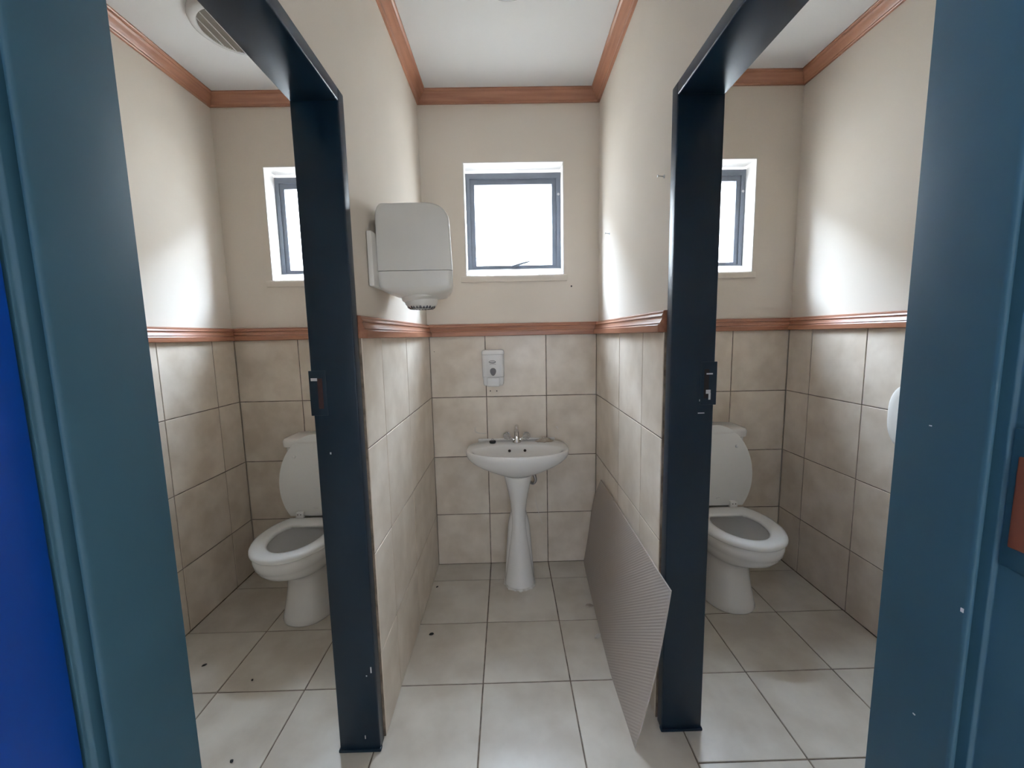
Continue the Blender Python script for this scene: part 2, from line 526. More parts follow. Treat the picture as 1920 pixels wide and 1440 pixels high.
dl, dr = nL(0) - PL, nR(0) + PL
run(DADO, (dl, -PL), (dr, -PL), (0, 1), ZD, 'wood_x', 'wooden dado rail behind the washbasin under the niche window')
run(DADO, (XL - PL, -PL), (CL - PL, -PL), (0, 1), ZD, 'wood_x', 'wooden dado rail on the back wall of the left cubicle')
run(DADO, (CR + PL, -PL), (XR + PL, -PL), (0, 1), ZD, 'wood_x', 'wooden dado rail on the back wall of the right cubicle')
run(DADO, (XL - PL, -PL), (XL - PL, D_ENT0), (1, 0), ZD, 'wood_y', 'wooden dado rail along the outer wall of the left cubicle')
run(DADO, (XR + PL, -PL), (XR + PL, D_ENT0), (-1, 0), ZD, 'wood_y', 'wooden dado rail along the outer wall of the right cubicle')
run(DADO, (dl, -PL), (nL(JL0) - PL, JL0 - 0.006), (1, 0), ZD, 'wood_y', 'wooden dado rail under the paper towel dispenser')
run(DADO, (dr, -PL), (nR(JR0) + PL, JR0 - 0.010), (-1, 0), ZD, 'wood_y', 'wooden dado rail on the niche wall with the two nails')
run(DADO, (CL - 0 + PL, -PL), (CL + PL, JL0 - 0.01), (-1, 0), ZD, 'wood_y', 'wooden dado rail on the inner side wall of the left cubicle')
run(DADO, (CR - PL, -PL), (CR - PL, JR0 - 0.01), (1, 0), ZD, 'wood_y', 'wooden dado rail on the inner side wall of the right cubicle')
run(CORN, (dl, -PL), (dr, -PL), (0, 1), CZ_N - 0.054, 'wood_x', 'wooden cornice on the back wall above the niche window')
run(CORN, (dl, -PL), (nL(D_ENT0) - PL, D_ENT0), (1, 0), CZ_N - 0.054, 'wood_y', 'wooden cornice along the left side of the niche ceiling')
run(CORN, (dr, -PL), (nR(D_ENT0) + PL, D_ENT0), (-1, 0), CZ_N - 0.054, 'wood_y', 'wooden cornice along the right side of the niche ceiling')
run(CORN, (XL - PL, -PL), (CL + PL, -PL), (0, 1), CZ_L - 0.054, 'wood_x', 'wooden cornice on the back wall of the left cubicle')
run(CORN, (XL - PL, -PL), (XL - PL, D_ENT0), (1, 0), CZ_L - 0.054, 'wood_y', 'wooden cornice along the outer wall of the left cubicle')
run(CORN, (CL + PL, -PL), (CL + PL, D_ENT0), (-1, 0), CZ_L - 0.054, 'wood_y', 'wooden cornice on the inner side wall of the left cubicle')
run(CORN, (CR - PL, -PL), (XR + PL, -PL), (0, 1), CZ_R - 0.054, 'wood_x', 'wooden cornice on the back wall of the right cubicle')
run(CORN, (XR + PL, -PL), (XR + PL, D_ENT0), (-1, 0), CZ_R - 0.054, 'wood_y', 'wooden cornice along the outer wall of the right cubicle')
run(CORN, (CR - PL, -PL), (CR - PL, D_ENT0), (1, 0), CZ_R - 0.054, 'wood_y', 'wooden cornice on the inner side wall of the right cubicle')


# ------------------------------------------------------------------ windows
def ring_frame(bm, x0, x1, z0, z1, t, d0, d1):
    tl, tr_, tb, tt = t
    o = [(x0, z0), (x1, z0), (x1, z1), (x0, z1)]
    i = [(x0 + tl, z0 + tb), (x1 - tr_, z0 + tb), (x1 - tr_, z1 - tt), (x0 + tl, z1 - tt)]
    for a in range(4):
        b_ = (a + 1) % 4
        vs = [bm.verts.new(P(q[0], dd, q[1])) for dd in (d0, d1) for q in (o[a], o[b_], i[b_], i[a])]
        for f in ((0, 1, 2, 3), (7, 6, 5, 4), (0, 4, 5, 1), (2, 6, 7, 3), (1, 5, 6, 2), (3, 7, 4, 0)):
            bm.faces.new([vs[k] for k in f])


def window(n, w_, label):
    x0, x1, z0, z1 = w_
    root = thing('window_%d' % n, ((x0 + x1) / 2, -0.12, z0), label, 'window', kind='structure')
    # sloped inner sill and the proud plaster band under it
    bm = bmesh.new()
    prof = [(-PL, z0 - 0.001), (-PL, z0 + 0.004), (-0.103, z0 + 0.048), (-0.145, z0 + 0.048), (-0.145, z0 - 0.001)]
    skin(bm, [[P(x, d, z) for d, z in prof] for x in (x0, x1)])
    make('sill_slope', bm, 'reveal', root)
    bbox_obj('sill_band', x0 - 0.028, x1 + 0.016, -PL, 0.001, z0 - 0.034, z0 - 0.001, 'plaster', root, bv=0.003)
    # plaster reveal linings
    bbox_obj('reveal_lining', x0 - 0.0005, x0 + 0.004, -0.146, -PL + 0.0005, z0, z1, 'reveal', root)
    bbox_obj('reveal_lining', x1 - 0.004, x1 + 0.0005, -0.146, -PL + 0.0005, z0, z1, 'reveal', root)
    bbox_obj('reveal_lining', x0, x1, -0.146, -PL + 0.0005, z1 - 0.004, z1 + 0.0005, 'reveal', root)
    fx0, fx1, fz0, fz1 = x0 + 0.005, x1 - 0.004, z0 + 0.048, z1 - 0.020
    bm = bmesh.new()
    ring_frame(bm, fx0, fx1, fz0, fz1, (0.021, 0.023, 0.010, 0.030), -0.140, -0.104)
    make('outer_frame', bm, 'winframe', root)
    bm = bmesh.new()
    ring_frame(bm, fx0 + 0.019, fx1 - 0.021, fz0 + 0.008, fz1 - 0.028, (0.026, 0.026, 0.013, 0.030), -0.150, -0.112)
    sash = make('sash', bm, 'winframe', root)
    bbox_obj('pane', fx0 + 0.043, fx1 - 0.045, -0.1335, -0.1305, fz0 + 0.019, fz1 - 0.056, 'glass', sash)
    # casement stay and handle at the bottom of the sash
    xm = (x0 + x1) / 2 + 0.035
    bm = bmesh.new()
    tube(bm, spline([(xm - 0.055, -0.112, fz0 + 0.012), (xm - 0.02, -0.104, fz0 + 0.022), (xm + 0.02, -0.100, fz0 + 0.032), (xm + 0.05, -0.100, fz0 + 0.040)], 4),
         [0.007] * 6 + [0.006] * 4 + [0.004] * 3, 8)
    make('handle', bm, 'winframe', sash, smooth=True)
    bm = bmesh.new()
    lathe(bm, (fx1 - 0.012, -0.1055, fz1 - 0.115), [(0.008, 0), (0.007, 0.0022), (0.004, 0.0026)], 10, 'd')
    make('paint_chip', bm, 'chip', root)
    return root


window(1, WIN[0], 'small square window with slate steel frame above the washbasin')
window(2, WIN[1], 'small slate framed window of the left cubicle, half hidden by the door jamb')
window(3, WIN[2], 'small slate framed window of the right cubicle, half hidden by the door jamb')


# ------------------------------------------------------------------ cubicle door frames
def cubicle_frame(n, side, label):
    if side == 'L': j0, j1, z0, z1, xa, xb = JL0, JL1, JLZ0, JLZ1, -0.316, CL + 0.001
    else: j0, j1, z0, z1, xa, xb = JR0, JR1, JRZ0, JRZ1, 0.6045, CR - 0.001
    s = 1 if side == 'L' else -1
    lo, hi = min(xa, xb), max(xa, xb)
    root = thing('door_%d' % n, ((xa + xb) / 2, j1, 0), label, 'door frame', kind='structure')
    far = bbox_obj('jamb', lo, hi, j0, j1, 0.0, z1, 'frame', root, bv=0.004, seg=3)
    bbox_obj('jamb', lo, hi, D_ENT0 - 0.042, D_ENT0 - 0.002, 0.0, z1, 'frame', root, bv=0.004, seg=3)
    bbox_obj('header', lo, hi, j1 - 0.003, D_ENT0 - 0.039, z0, z1, 'frame', root, bv=0.004, seg=3)
    # strike plate on the far jamb: plate with a rounded lip past the cubicle edge
    ze = xb
    x_in = ze + s * 0.042
    bm = bmesh.new()
    box(bm, min(x_in, ze - s * 0.006), max(x_in, ze - s * 0.006), j1 - 0.001, j1 + 0.0022, 1.098, 1.228)
    bevel(bm, 0.0009, 2)
    sp_ = make('strike_plate', bm, 'frame', root, smooth=True, angle=40)
    a, b_ = (ze + s * 0.018, ze + s * 0.032)
    bbox_obj('latch_hole', min(a, b_), max(a, b_), j1 + 0.0015, j1 + 0.0028, 1.118, 1.206, 'rust' if side == 'L' else 'hole', sp_)
    if side == 'L':
        tag(bbox_obj('latch_chip', ze + 0.000, ze + 0.018, j1 + 0.002, j1 + 0.0030, 1.199, 1.207, 'chip', sp_), 'bare white metal edge')
        for cx_, cz_, w2, h2 in ((-0.407, 1.180, 0.002, 0.003), (-0.330, 0.285, 0.0018, 0.010), (-0.345, 0.265, 0.0018, 0.002), (-0.405, 0.985, 0.002, 0.003), (-0.362, 0.05, 0.0014, 0.006)):
            bbox_obj('paint_chip', cx_ - w2, cx_ + w2, j1 + 0.0000, j1 + 0.0006, cz_ - h2, cz_ + h2, 'chip', root)
    else:
        for cx_, cz_, w2, h2, t in ((0.7205, 1.192, 0.0095, 0.0022, 0.0030), (0.718, 1.138, 0.007, 0.006, 0.0030), (0.7225, 1.124, 0.003, 0.010, 0.0030), (0.697, 1.112, 0.004, 0.003, 0.0006), (0.700, 1.073, 0.010, 0.0014, 0.0006)):
            bbox_obj('paint_chip', cx_ - w2, cx_ + w2, j1 + 0.0000, j1 + t, cz_ - h2, cz_ + h2, 'chip', root)
    # cement skirt at the foot of the jamb
    bbox_obj('foot_collar', lo - 0.003, hi + 0.003, j1 - 0.012, j1 + 0.006, 0.0, 0.010, 'frame', root, bv=0.003)
    return root


cubicle_frame(1, 'L', 'navy steel door frame of the left cubicle, its paint darkened for shade')
cubicle_frame(2, 'R', 'navy steel door frame of the right cubicle, its paint darkened for shade')

# ------------------------------------------------------------------ entrance frame beside the camera, and its open blue leaf
root = thing('door_3', (0.14, 1.85, 0), 'steel entrance door frame nearest the camera, cubicle frame paint coloured as lit, at both picture edges', 'door frame', kind='structure')


def entry_jamb(s, x_stop, de=1.8905, d0=1.7885):
    """s = +1: left jamb (room lies on +x side); stop face, rounded nose, added shading groove, rebate face"""
    pts = [(x_stop, d0), (x_stop, 1.8805), (x_stop - s * 0.0012, 1.8835), (x_stop - s * 0.0045, 1.8845), (x_stop - s * 0.0055, 1.8700), (x_stop - s * 0.0135, 1.8700), (x_stop - s * 0.0145, 1.8860),  # groove is added; its shape darkens the band facing the camera
           (x_stop - s * 0.0180, 1.8875), (x_stop - s * 0.0185, de), (x_stop - s * 0.0635, de), (x_stop - s * 0.0635, d0)]
    bm = bmesh.new()
    prism(bm, pts, (0.0, 2.075))
    es = [e for e in bm.edges if abs((e.verts[0].co - e.verts[1].co).z) > 1]
    bmesh.ops.recalc_face_normals(bm, faces=bm.faces)
    bmesh.ops.bevel(bm, geom=es, offset=0.0010, segments=2, affect='EDGES', profile=0.5)
    return make('jamb', bm, 'entry', root, smooth=True, angle=35)


entry_jamb(1, -0.270)
jr = entry_jamb(-1, 0.550, 1.950, 1.7965)
bbox_obj('header', -0.3335, 0.6135, D_ENT0 - 0.004, 1.8905, 2.030, 2.075, 'entry', root, bv=0.003)
lk = bbox_obj('lock_plate', 0.5660, 0.5690, 1.8890, 1.9450, 1.098, 1.226, 'entry', jr, bv=0.0008)
tag(bbox_obj('strike_plate', 0.5640, 0.5665, 1.8950, 1.9350, 1.118, 1.202, 'copper', jr, bv=0.0012), 'copper brown strike plate')
for d_, z_, h_ in ((1.879, 1.045, 0.002), (1.8465, 0.90, 0.0006), (1.833, 1.216, 0.0005)):
    bbox_obj('paint_chip', 0.5494, 0.5503, d_ - 0.0012, d_ + 0.0012, z_ - h_, z_ + h_, 'chip', jr)

leaf = thing('entrance_door', (-0.31, 1.93, 0), 'royal blue entrance door leaf standing open at the left picture edge', 'door')
bbox_obj('door_panel', -0.3275, -0.2888, 1.8925, 2.690, 0.012, 2.025, 'bluedoor', leaf, bv=0.003)
for z_ in (0.25, 1.75):
    bm = bmesh.new()
    lathe(bm, (-0.3300, 1.9120, z_), [(0.0055, 0), (0.0055, 0.10)], 12, 'z')
    make('hinge', bm, 'steel', leaf, smooth=True, angle=40)

# ------------------------------------------------------------------ hall behind the camera and ground / eaves outside (not in view)
structure(bbox_obj('floor', -2.2, 2.6, D_ENT1 + 0.045, 5.2, -0.12, -0.002, 'floor_tile'), 'floor of the hall behind the camera', 'floor')
structure(bbox_obj('ceiling', -2.2, 2.6, D_ENT1, 5.2, 2.70, 2.8, 'ceiling'), 'ceiling of the hall behind the camera', 'ceiling')
structure(bbox_obj('wall_hall_right', 2.6, 2.7, D_ENT1, 5.2, -0.1, 2.8, 'hallpaint'), 'right wall of the hall behind the camera', 'wall')
bm = bmesh.new()
h = HALL_SIDE
box(bm, -2.3, -2.2, D_ENT1, h[0], -0.1, 2.8); box(bm, -2.3, -2.2, h[1], 5.2, -0.1, 2.8)
box(bm, -2.3, -2.2, h[0], h[1], -0.1, h[2]); box(bm, -2.3, -2.2, h[0], h[1], h[3], 2.8)
structure(make('wall_hall_left', bm, 'hallpaint'), 'left wall of the hall behind the camera with an added opening for fill light', 'wall')
bm = bmesh.new()
h = HALL_OPEN
box(bm, -2.3, h[0], 5.2, 5.3, -0.1, 2.8); box(bm, h[1], 2.7, 5.2, 5.3, -0.1, 2.8)
box(bm, h[0], h[1], 5.2, 5.3, -0.1, h[2]); box(bm, h[0], h[1], 5.2, 5.3, h[3], 2.8)
structure(make('wall_hall_end', bm, 'hallpaint'), 'far wall of the hall behind the camera with a daylight opening', 'wall')
structure(bbox_obj('wall_hall_front_left', -2.3, XL - 0.16, D_ENT1 - 0.05, D_ENT1, -0.1, 2.8, 'hallpaint'), 'hall wall left of the washroom', 'wall')
structure(bbox_obj('wall_hall_front_right', XR + 0.16, 2.7, D_ENT1 - 0.05, D_ENT1, -0.1, 2.8, 'hallpaint'), 'hall wall right of the washroom', 'wall')
structure(bbox_obj('roof_slab', -2.4, 2.8, -0.42, 5.5, 2.80, 2.92, 'hallpaint'), 'roof slab with eaves overhanging the window wall', 'roof')
structure(bbox_obj('wall_parapet', XL - 0.16, XR + 0.16, -0.23, -0.02, TOPW, 2.80, 'hallpaint'), 'wall strip between windows and eaves', 'wall')
structure(bbox_obj('wall_sky_block', -9, 9, -4.25, -4.05, -0.3, 4.9, 'outwall'), 'added wall outside the windows, blocking the low sky', 'wall')  # added wall; height and tone set to hold back low sky light
structure(bbox_obj('ground', -14, 14, -14, -0.24, -0.4, -0.25, 'outside'), 'pale ground outside the windows', 'ground')


# ------------------------------------------------------------------ toilets
def sup(cx, dc, a, lf, lb, z, n=48, e=2.3, eb=2.6):
    ring = []
    for i in range(n):
        t = 2 * PI * i / n
        c_, s_ = math.cos(t), math.sin(t)
        ee = e if s_ >= 0 else eb
        x = a * math.copysign(abs(c_) ** (2 / ee), c_)
        l = lf if s_ >= 0 else lb
        ring.append((cx + x, dc + l * math.copysign(abs(s_) ** (2 / ee), s_), z))
    return ring


def seat_outline(inset=0.0, n=56, dc=0.415, a=0.184, lf=0.243, lb=0.240, cut=0.172):
    """egg outline with a straight hinge side; list of (x, d) about the seat's own axis"""
    a, lf, lb, cut = a - inset, lf - inset, lb - inset, cut - inset
    pts = []
    t0 = -math.asin(min(1, cut / lb))
    for i in range(n):
        t = t0 + (PI - 2 * t0) * i / (n - 1)
        c_, s_ = math.cos(t), math.sin(t)
        l = lf if s_ > 0 else lb
        pts.append((a * c_, dc + l * s_))
    return pts


def toilet(cx, label):
    root = thing('toilet', (cx, 0.33, 0), label, 'toilet', 'toilets in the cubicles')
    V = lambda r: [P(*q) for q in r]
    # pan: foot, waist, bowl, rim and hollow inside
    rings = [sup(cx, 0.33, 0.118, 0.160, 0.20, 0.0), sup(cx, 0.33, 0.120, 0.163, 0.20, 0.006), sup(cx, 0.33, 0.116, 0.157, 0.19, 0.030),
             sup(cx, 0.33, 0.105, 0.138, 0.11, 0.09), sup(cx, 0.33, 0.097, 0.123, 0.075, 0.15), sup(cx, 0.33, 0.095, 0.122, 0.075, 0.20),
             sup(cx, 0.335, 0.104, 0.148, 0.10, 0.235), sup(cx, 0.345, 0.128, 0.205, 0.15, 0.268), sup(cx, 0.355, 0.150, 0.250, 0.18, 0.300),
             sup(cx, 0.36, 0.162, 0.270, 0.19, 0.328), sup(cx, 0.36, 0.165, 0.276, 0.195, 0.345), sup(cx, 0.36, 0.170, 0.283, 0.20, 0.349),
             sup(cx, 0.36, 0.173, 0.288, 0.20, 0.372), sup(cx, 0.36, 0.172, 0.287, 0.20, 0.393), sup(cx, 0.36, 0.165, 0.278, 0.195, 0.398),
             sup(cx, 0.40, 0.120, 0.190, 0.120, 0.396), sup(cx, 0.40, 0.122, 0.192, 0.122, 0.375), sup(cx, 0.40, 0.116, 0.180, 0.118, 0.33),
             sup(cx, 0.395, 0.092, 0.130, 0.105, 0.275), sup(cx, 0.385, 0.068, 0.085, 0.080, 0.232), sup(cx, 0.38, 0.050, 0.055, 0.055, 0.205)]
    bm = bmesh.new()
    skin(bm, [V(r) for r in rings])
    pan = make('pan', bm, 'porcelain', root, smooth=True, angle=70)
    bm = bmesh.new()
    r1 = sup(cx, 0.388, 0.076, 0.098, 0.088, 0.2465)
    bm.faces.new([bm.verts.new(P(*q)) for q in r1])
    make('water', bm, 'bowl_water', pan)
    # shelf carrying the cistern
    bm = bmesh.new()
    skin(bm, [V(sup(cx, 0.14, 0.085, 0.13, 0.12, 0.20, e=4, eb=4)), V(sup(cx, 0.14, 0.105, 0.13, 0.125, 0.29, e=4, eb=4)), V(sup(cx, 0.14, 0.125, 0.12, 0.13, 0.36, e=4, eb=4)),
              V(sup(cx, 0.14, 0.135, 0.12, 0.13, 0.397, e=4, eb=4))])
    make('cistern_shelf', bm, 'porcelain', root, smooth=True, angle=50)
    # trap loop swelling from the sides behind the waist
    bm = bmesh.new()
    for s in (-1, 1):
        tube(bm, spline([(cx + s * 0.050, 0.255, 0.285), (cx + s * 0.066, 0.225, 0.275), (cx + s * 0.076, 0.195, 0.235), (cx + s * 0.078, 0.180, 0.175), (cx + s * 0.078, 0.195, 0.110), (cx + s * 0.076, 0.225, 0.060), (cx + s * 0.06, 0.27, 0.040)], 5),
             [0.03] + [0.036] * 29 + [0.022], 12)
    make('trapway', bm, 'porcelain', root, smooth=True)
    bm = bmesh.new()
    box(bm, cx - 0.07, cx + 0.07, 0.05, 0.24, 0.03, 0.26)
    bevel(bm, 0.03, 3)
    make('outlet_housing', bm, 'porcelain', root, smooth=True)
    for s in (-1, 1):
        bm = bmesh.new()
        lathe(bm, (cx + s * 0.108, 0.255, 0.055), [(0.004, 0), (0.004, s * 0.004), (0.002, s * 0.005)], 10, 'x')
        make('floor_bolt', bm, 'hole', pan)
    # cistern and lid
    bm = bmesh.new()
    skin(bm, [V(sup(cx, 0.10, 0.150, 0.075, 0.090, 0.392, e=5, eb=7)), V(sup(cx, 0.10, 0.158, 0.082, 0.092, 0.43, e=5, eb=7)), V(sup(cx, 0.10, 0.172, 0.088, 0.095, 0.768, e=5, eb=7))])
    make('cistern', bm, 'porcelain', root, smooth=True, angle=50)
    bm = bmesh.new()
    skin(bm, [V(sup(cx, 0.10, 0.174, 0.090, 0.096, 0.767, e=5, eb=7)), V(sup(cx, 0.10, 0.183, 0.100, 0.097, 0.772, e=5, eb=7)), V(sup(cx, 0.10, 0.184, 0.102, 0.097, 0.800, e=5, eb=7)),
              V(sup(cx, 0.10, 0.178, 0.095, 0.095, 0.811, e=5, eb=7)), V(sup(cx, 0.10, 0.160, 0.078, 0.085, 0.815, e=5, eb=7))])
    lid = make('cistern_lid', bm, 'porcelain', root, smooth=True, angle=50)
    bm = bmesh.new()
    lathe(bm, (cx, 0.10, 0.8145), [(0.028, 0), (0.028, 0.004), (0.024, 0.007), (0.021, 0.007), (0.020, 0.010), (0.012, 0.0125)], 24)
    make('flush_button', bm, 'chrome', lid, smooth=True, angle=40)
    # seat ring
    out, inn = seat_outline(), []
    n = len(out)
    ha, hf, hb, hc = 0.113, 0.160, 0.135, 0.425
    for x, d in out:
        t = math.atan2((d - 0.415) / 0.24, x / 0.184)
        s_ = math.sin(t)
        inn.append((ha * math.cos(t), hc + (hf if s_ > 0 else hb) * s_))

    def lerp(k, z, grow=0.0):
        return [P(cx + (o_[0] + (i_[0] - o_[0]) * k) * (1 + grow), o_[1] + (i_[1] - o_[1]) * k, z) for o_, i_ in zip(out, inn)]
    bm = bmesh.new()
    prof = [(0.06, 0.399), (0.0, 0.404), (0.0, 0.412), (0.06, 0.4195), (0.25, 0.4245), (0.6, 0.4240), (0.88, 0.4205), (1.0, 0.414), (1.0, 0.403), (0.92, 0.399)]
    R = skin(bm, [lerp(k, z) for k, z in prof], True, False, False)
    for i in range(n):
        j = (i + 1) % n
        bm.faces.new((R[-1][i], R[-1][j], R[0][j], R[0][i]))
    make('seat_ring', bm, 'seat', root, smooth=True, angle=60)
    # raised lid leaning on the cistern
    ang = math.radians(97)
    hd, hz = 0.243, 0.428

    def up(x, d, h_):
        l = d - 0.243
        return P(cx + x, hd + l * math.cos(ang) + h_ * math.sin(ang), hz + l * math.sin(ang) - h_ * math.cos(ang))
    bm = bmesh.new()
    lo_ = seat_outline(0.0, cut=0.172)
    sh = [(0.010, -0.014), (0.002, -0.010), (0.0, -0.004), (0.0, 0.000), (0.004, 0.003)]
    rings = [[up(x, d - 0.002, h_) for x, d in seat_outline(ins)] for ins, h_ in sh]
    skin(bm, rings)
    sl = make('seat_lid', bm, 'seat', root, smooth=True, angle=50)
    for s in (-1, 1):
        bm = bmesh.new()
        c0 = up(s * 0.105, 0.545, 0.003)
        nrm = (up(0, 0.5, 0.01) - up(0, 0.5, 0.0)).normalized()
        ax1 = Vector((1, 0, 0)); ax2 = nrm.cross(ax1)
        skin(bm, [[c0 + nrm * h_ + (ax1 * math.cos(2 * PI * k / 16) + ax2 * math.sin(2 * PI * k / 16)) * r for k in range(16)] for r, h_ in ((0.0085, 0), (0.0085, 0.004), (0.006, 0.006))])
        make('bumper', bm, 'seat', sl, smooth=True, angle=40)
        hg = bbox_obj('hinge', cx + s * 0.075 - 0.018, cx + s * 0.075 + 0.018, 0.236, 0.262, 0.418, 0.452, 'seat', root, bv=0.004)
        for q in (-0.0075, 0.0075):
            bm = bmesh.new()
            lathe(bm, (cx + s * 0.075 + q, 0.2612, 0.4405), [(0.0026, 0), (0.0026, 0.0012), (0.001, 0.0014)], 10, 'd')
            make('hinge_hole', bm, 'hole', hg)
    bbox_obj('lid_tab', cx - 0.010, cx + 0.010, 0.237, 0.2475, 0.461, 0.467, 'seat', sl, bv=0.001)
    return root


toilet(-0.872, 'white close-coupled toilet with raised lid in the left cubicle')
toilet(1.188, 'white close-coupled toilet with raised lid in the right cubicle')

# ------------------------------------------------------------------ washbasin on pedestal
BX = 0.162
basin = thing('washbasin', (BX, 0.19, 0), 'white pedestal washbasin with chrome mixer tap under the niche window', 'washbasin')
NB = 72


def bo(z, k=1.0, kd=None, dz=0.0, dc=0.185):
    """outer basin outline scaled by k about (BX, dc)"""
    kd = k if kd is None else kd
    ring = []
    for i in range(NB):
        t = 2 * PI * i / NB
        c_, s_ = math.cos(t), math.sin(t)
        if s_ >= 0:
            x, d = 0.266 * math.copysign(abs(c_) ** (2 / 2.15), c_), 0.165 * abs(s_) ** (2 / 2.15)
        else:
            x, d = 0.266 * math.copysign(abs(c_) ** (2 / 2.6), c_) * (1 - 0.06 * abs(s_)), -0.1835 * abs(s_) ** (2 / 4.2)
        ring.append(P(BX + x * k, dc + d * kd, z + dz))
    return ring


def bi(z, k=1.0, dc=0.212):
    ring = []
    for i in range(NB):
        t = 2 * PI * i / NB
        c_, s_ = math.cos(t), math.sin(t)
        x = 0.232 * math.copysign(abs(c_) ** (2 / 2.2), c_)
        d = (0.118 if s_ > 0 else 0.100) * math.copysign(abs(s_) ** (2 / 2.2), s_)
        ring.append(P(BX + x * k, dc + d * k, z))
    return ring


bm = bmesh.new()
skin(bm, [bo(0.600, 0.22, 0.34), bo(0.604, 0.30, 0.42), bo(0.614, 0.42, 0.52), bo(0.630, 0.57, 0.65), bo(0.650, 0.73, 0.79), bo(0.672, 0.87, 0.91), bo(0.695, 0.962, 0.98),
          bo(0.714, 0.995, 0.998), bo(0.727, 1.0, 1.0), bo(0.735, 0.992, 0.990), bo(0.738, 0.978, 0.970),
          bi(0.7365, 1.03), bi(0.733, 0.99), bi(0.724, 0.95, 0.214), bi(0.708, 0.87, 0.220), bi(0.690, 0.74, 0.226), bi(0.675, 0.56, 0.230), bi(0.666, 0.34, 0.232), bi(0.663, 0.08, 0.232)])
bowl = make('basin_bowl', bm, 'porcelain', basin, smooth=True, angle=75)
for s in (-1, 1):
    bm = bmesh.new()
    c0 = P(BX + s * 0.041, 0.133, 0.7085)
    nrm = P(0, 0.75, 0.66).normalized()
    ax1 = Vector((1, 0, 0)); ax2 = nrm.cross(ax1)
    skin(bm, [[c0 + nrm * h_ + (ax1 * math.cos(2 * PI * k / 16) + ax2 * math.sin(2 * PI * k / 16)) * 0.0075 for k in range(16)] for h_ in (-0.004, 0.0035)])
    make('overflow_hole', bm, 'hole', bowl)
# low back lip against the wall
bm = bmesh.new()
box(bm, BX - 0.215, BX + 0.215, 0.0015, 0.010, 0.728, 0.746)
bevel(bm, 0.003, 2)
make('back_lip', bm, 'porcelain', bowl, smooth=True)
# pedestal: waisted trumpet with a broader rear shell low down
bm = bmesh.new()
pr = [(0.000, 0.079, 0.078), (0.010, 0.078, 0.076), (0.05, 0.072, 0.066), (0.11, 0.064, 0.054), (0.18, 0.055, 0.045), (0.25, 0.046, 0.042), (0.31, 0.039, 0.043), (0.36, 0.036, 0.047),
      (0.41, 0.038, 0.052), (0.46, 0.044, 0.058), (0.51, 0.053, 0.066), (0.56, 0.064, 0.075), (0.606, 0.074, 0.084)]
skin(bm, [[P(*q) for q in sup(BX, 0.19, a, f, 0.06, z, n=40, e=2.1, eb=3.5)] for z, a, f in pr])
pr2 = [(0.0, 0.079), (0.05, 0.077), (0.12, 0.072), (0.20, 0.066), (0.27, 0.061), (0.32, 0.056), (0.35, 0.050), (0.375, 0.043), (0.40, 0.037), (0.43, 0.033)]
skin(bm, [[P(*q) for q in sup(BX, 0.16, a, 0.052, 0.045, z, n=40, e=2.4, eb=3.5)] for z, a in pr2])
ped = make('pedestal', bm, 'porcelain', basin, smooth=True, angle=60)
bm = bmesh.new()
rr = []
for r_, z_ in ((0.0, 0.010), (1.0, 0.007), (1.3, 0.0)):
    ring = []
    for i, q in enumerate(sup(BX, 0.19, 0.078, 0.077, 0.06, z_, n=40, e=2.1, eb=3.5)):
        k = 1 + (0.06 + 0.05 * math.sin(i * 2.7) + 0.03 * math.sin(i * 5.1)) * r_
        ring.append(P(BX + (q[0] - BX) * k, 0.19 + (q[1] - 0.19) * k, q[2]))
    rr.append(ring)
skin(bm, rr, True, False, False)
tag(make('sealant_bead', bm, 'sealant', ped, smooth=True), 'cracked white sealant around the foot')
# mixer tap
TX, TD, TZ = BX, 0.058, 0.737
bm = bmesh.new()
lathe(bm, (TX, TD, TZ), [(0.024, 0), (0.024, 0.006), (0.020, 0.010), (0.017, 0.022), (0.015, 0.034)], 24)
for s in (-1, 1):
    tube(bm, spline([(TX, TD, TZ + 0.014), (TX + s * 0.022, TD, TZ + 0.016), (TX + s * 0.037, TD + 0.003, TZ + 0.025)], 4), [0.011] * 5 + [0.010] * 4, 14)
tap = make('mixer_tap', bm, 'chrome', basin, smooth=True, angle=50)
bm = bmesh.new()
sp_pts = spline([(TX, TD, TZ + 0.02), (TX, TD + 0.004, TZ + 0.06), (TX, TD + 0.022, TZ + 0.090), (TX, TD + 0.052, TZ + 0.096), (TX, TD + 0.078, TZ + 0.082)], 6)
tube(bm, sp_pts, [0.0135 - 0.003 * i / len(sp_pts) for i in range(len(sp_pts))], 18)
make('spout', bm, 'chrome', tap, smooth=True, angle=60)
for s in (-1, 1):
    c0 = P(TX + s * 0.052, TD + 0.008, TZ + 0.036)
    ax = P(s * 0.72, 0.35, 0.60).normalized()
    a1 = ax.cross(Vector((0, 0, 1))).normalized(); a2 = ax.cross(a1)
    bm = bmesh.new()
    skin(bm, [[c0 + ax * h_ + (a1 * math.cos(2 * PI * (k + 0.5 * (j % 2)) / 8) + a2 * math.sin(2 * PI * (k + 0.5 * (j % 2)) / 8)) * r for k in range(8)]
              for j, (r, h_) in enumerate(((0.010, -0.018), (0.019, -0.008), (0.0225, 0.004), (0.018, 0.014), (0.011, 0.018)))])
    hd_ = make('tap_handle', bm, 'crystal', tap)
    bm = bmesh.new()
    skin(bm, [[c0 + ax * h_ + (a1 * math.cos(2 * PI * k / 14) + a2 * math.sin(2 * PI * k / 14)) * r for k in range(14)] for r, h_ in ((0.0075, -0.020), (0.0075, 0.008), (0.004, 0.010))])
    make('handle_core', bm, 'chrome', hd_, smooth=True, angle=50)

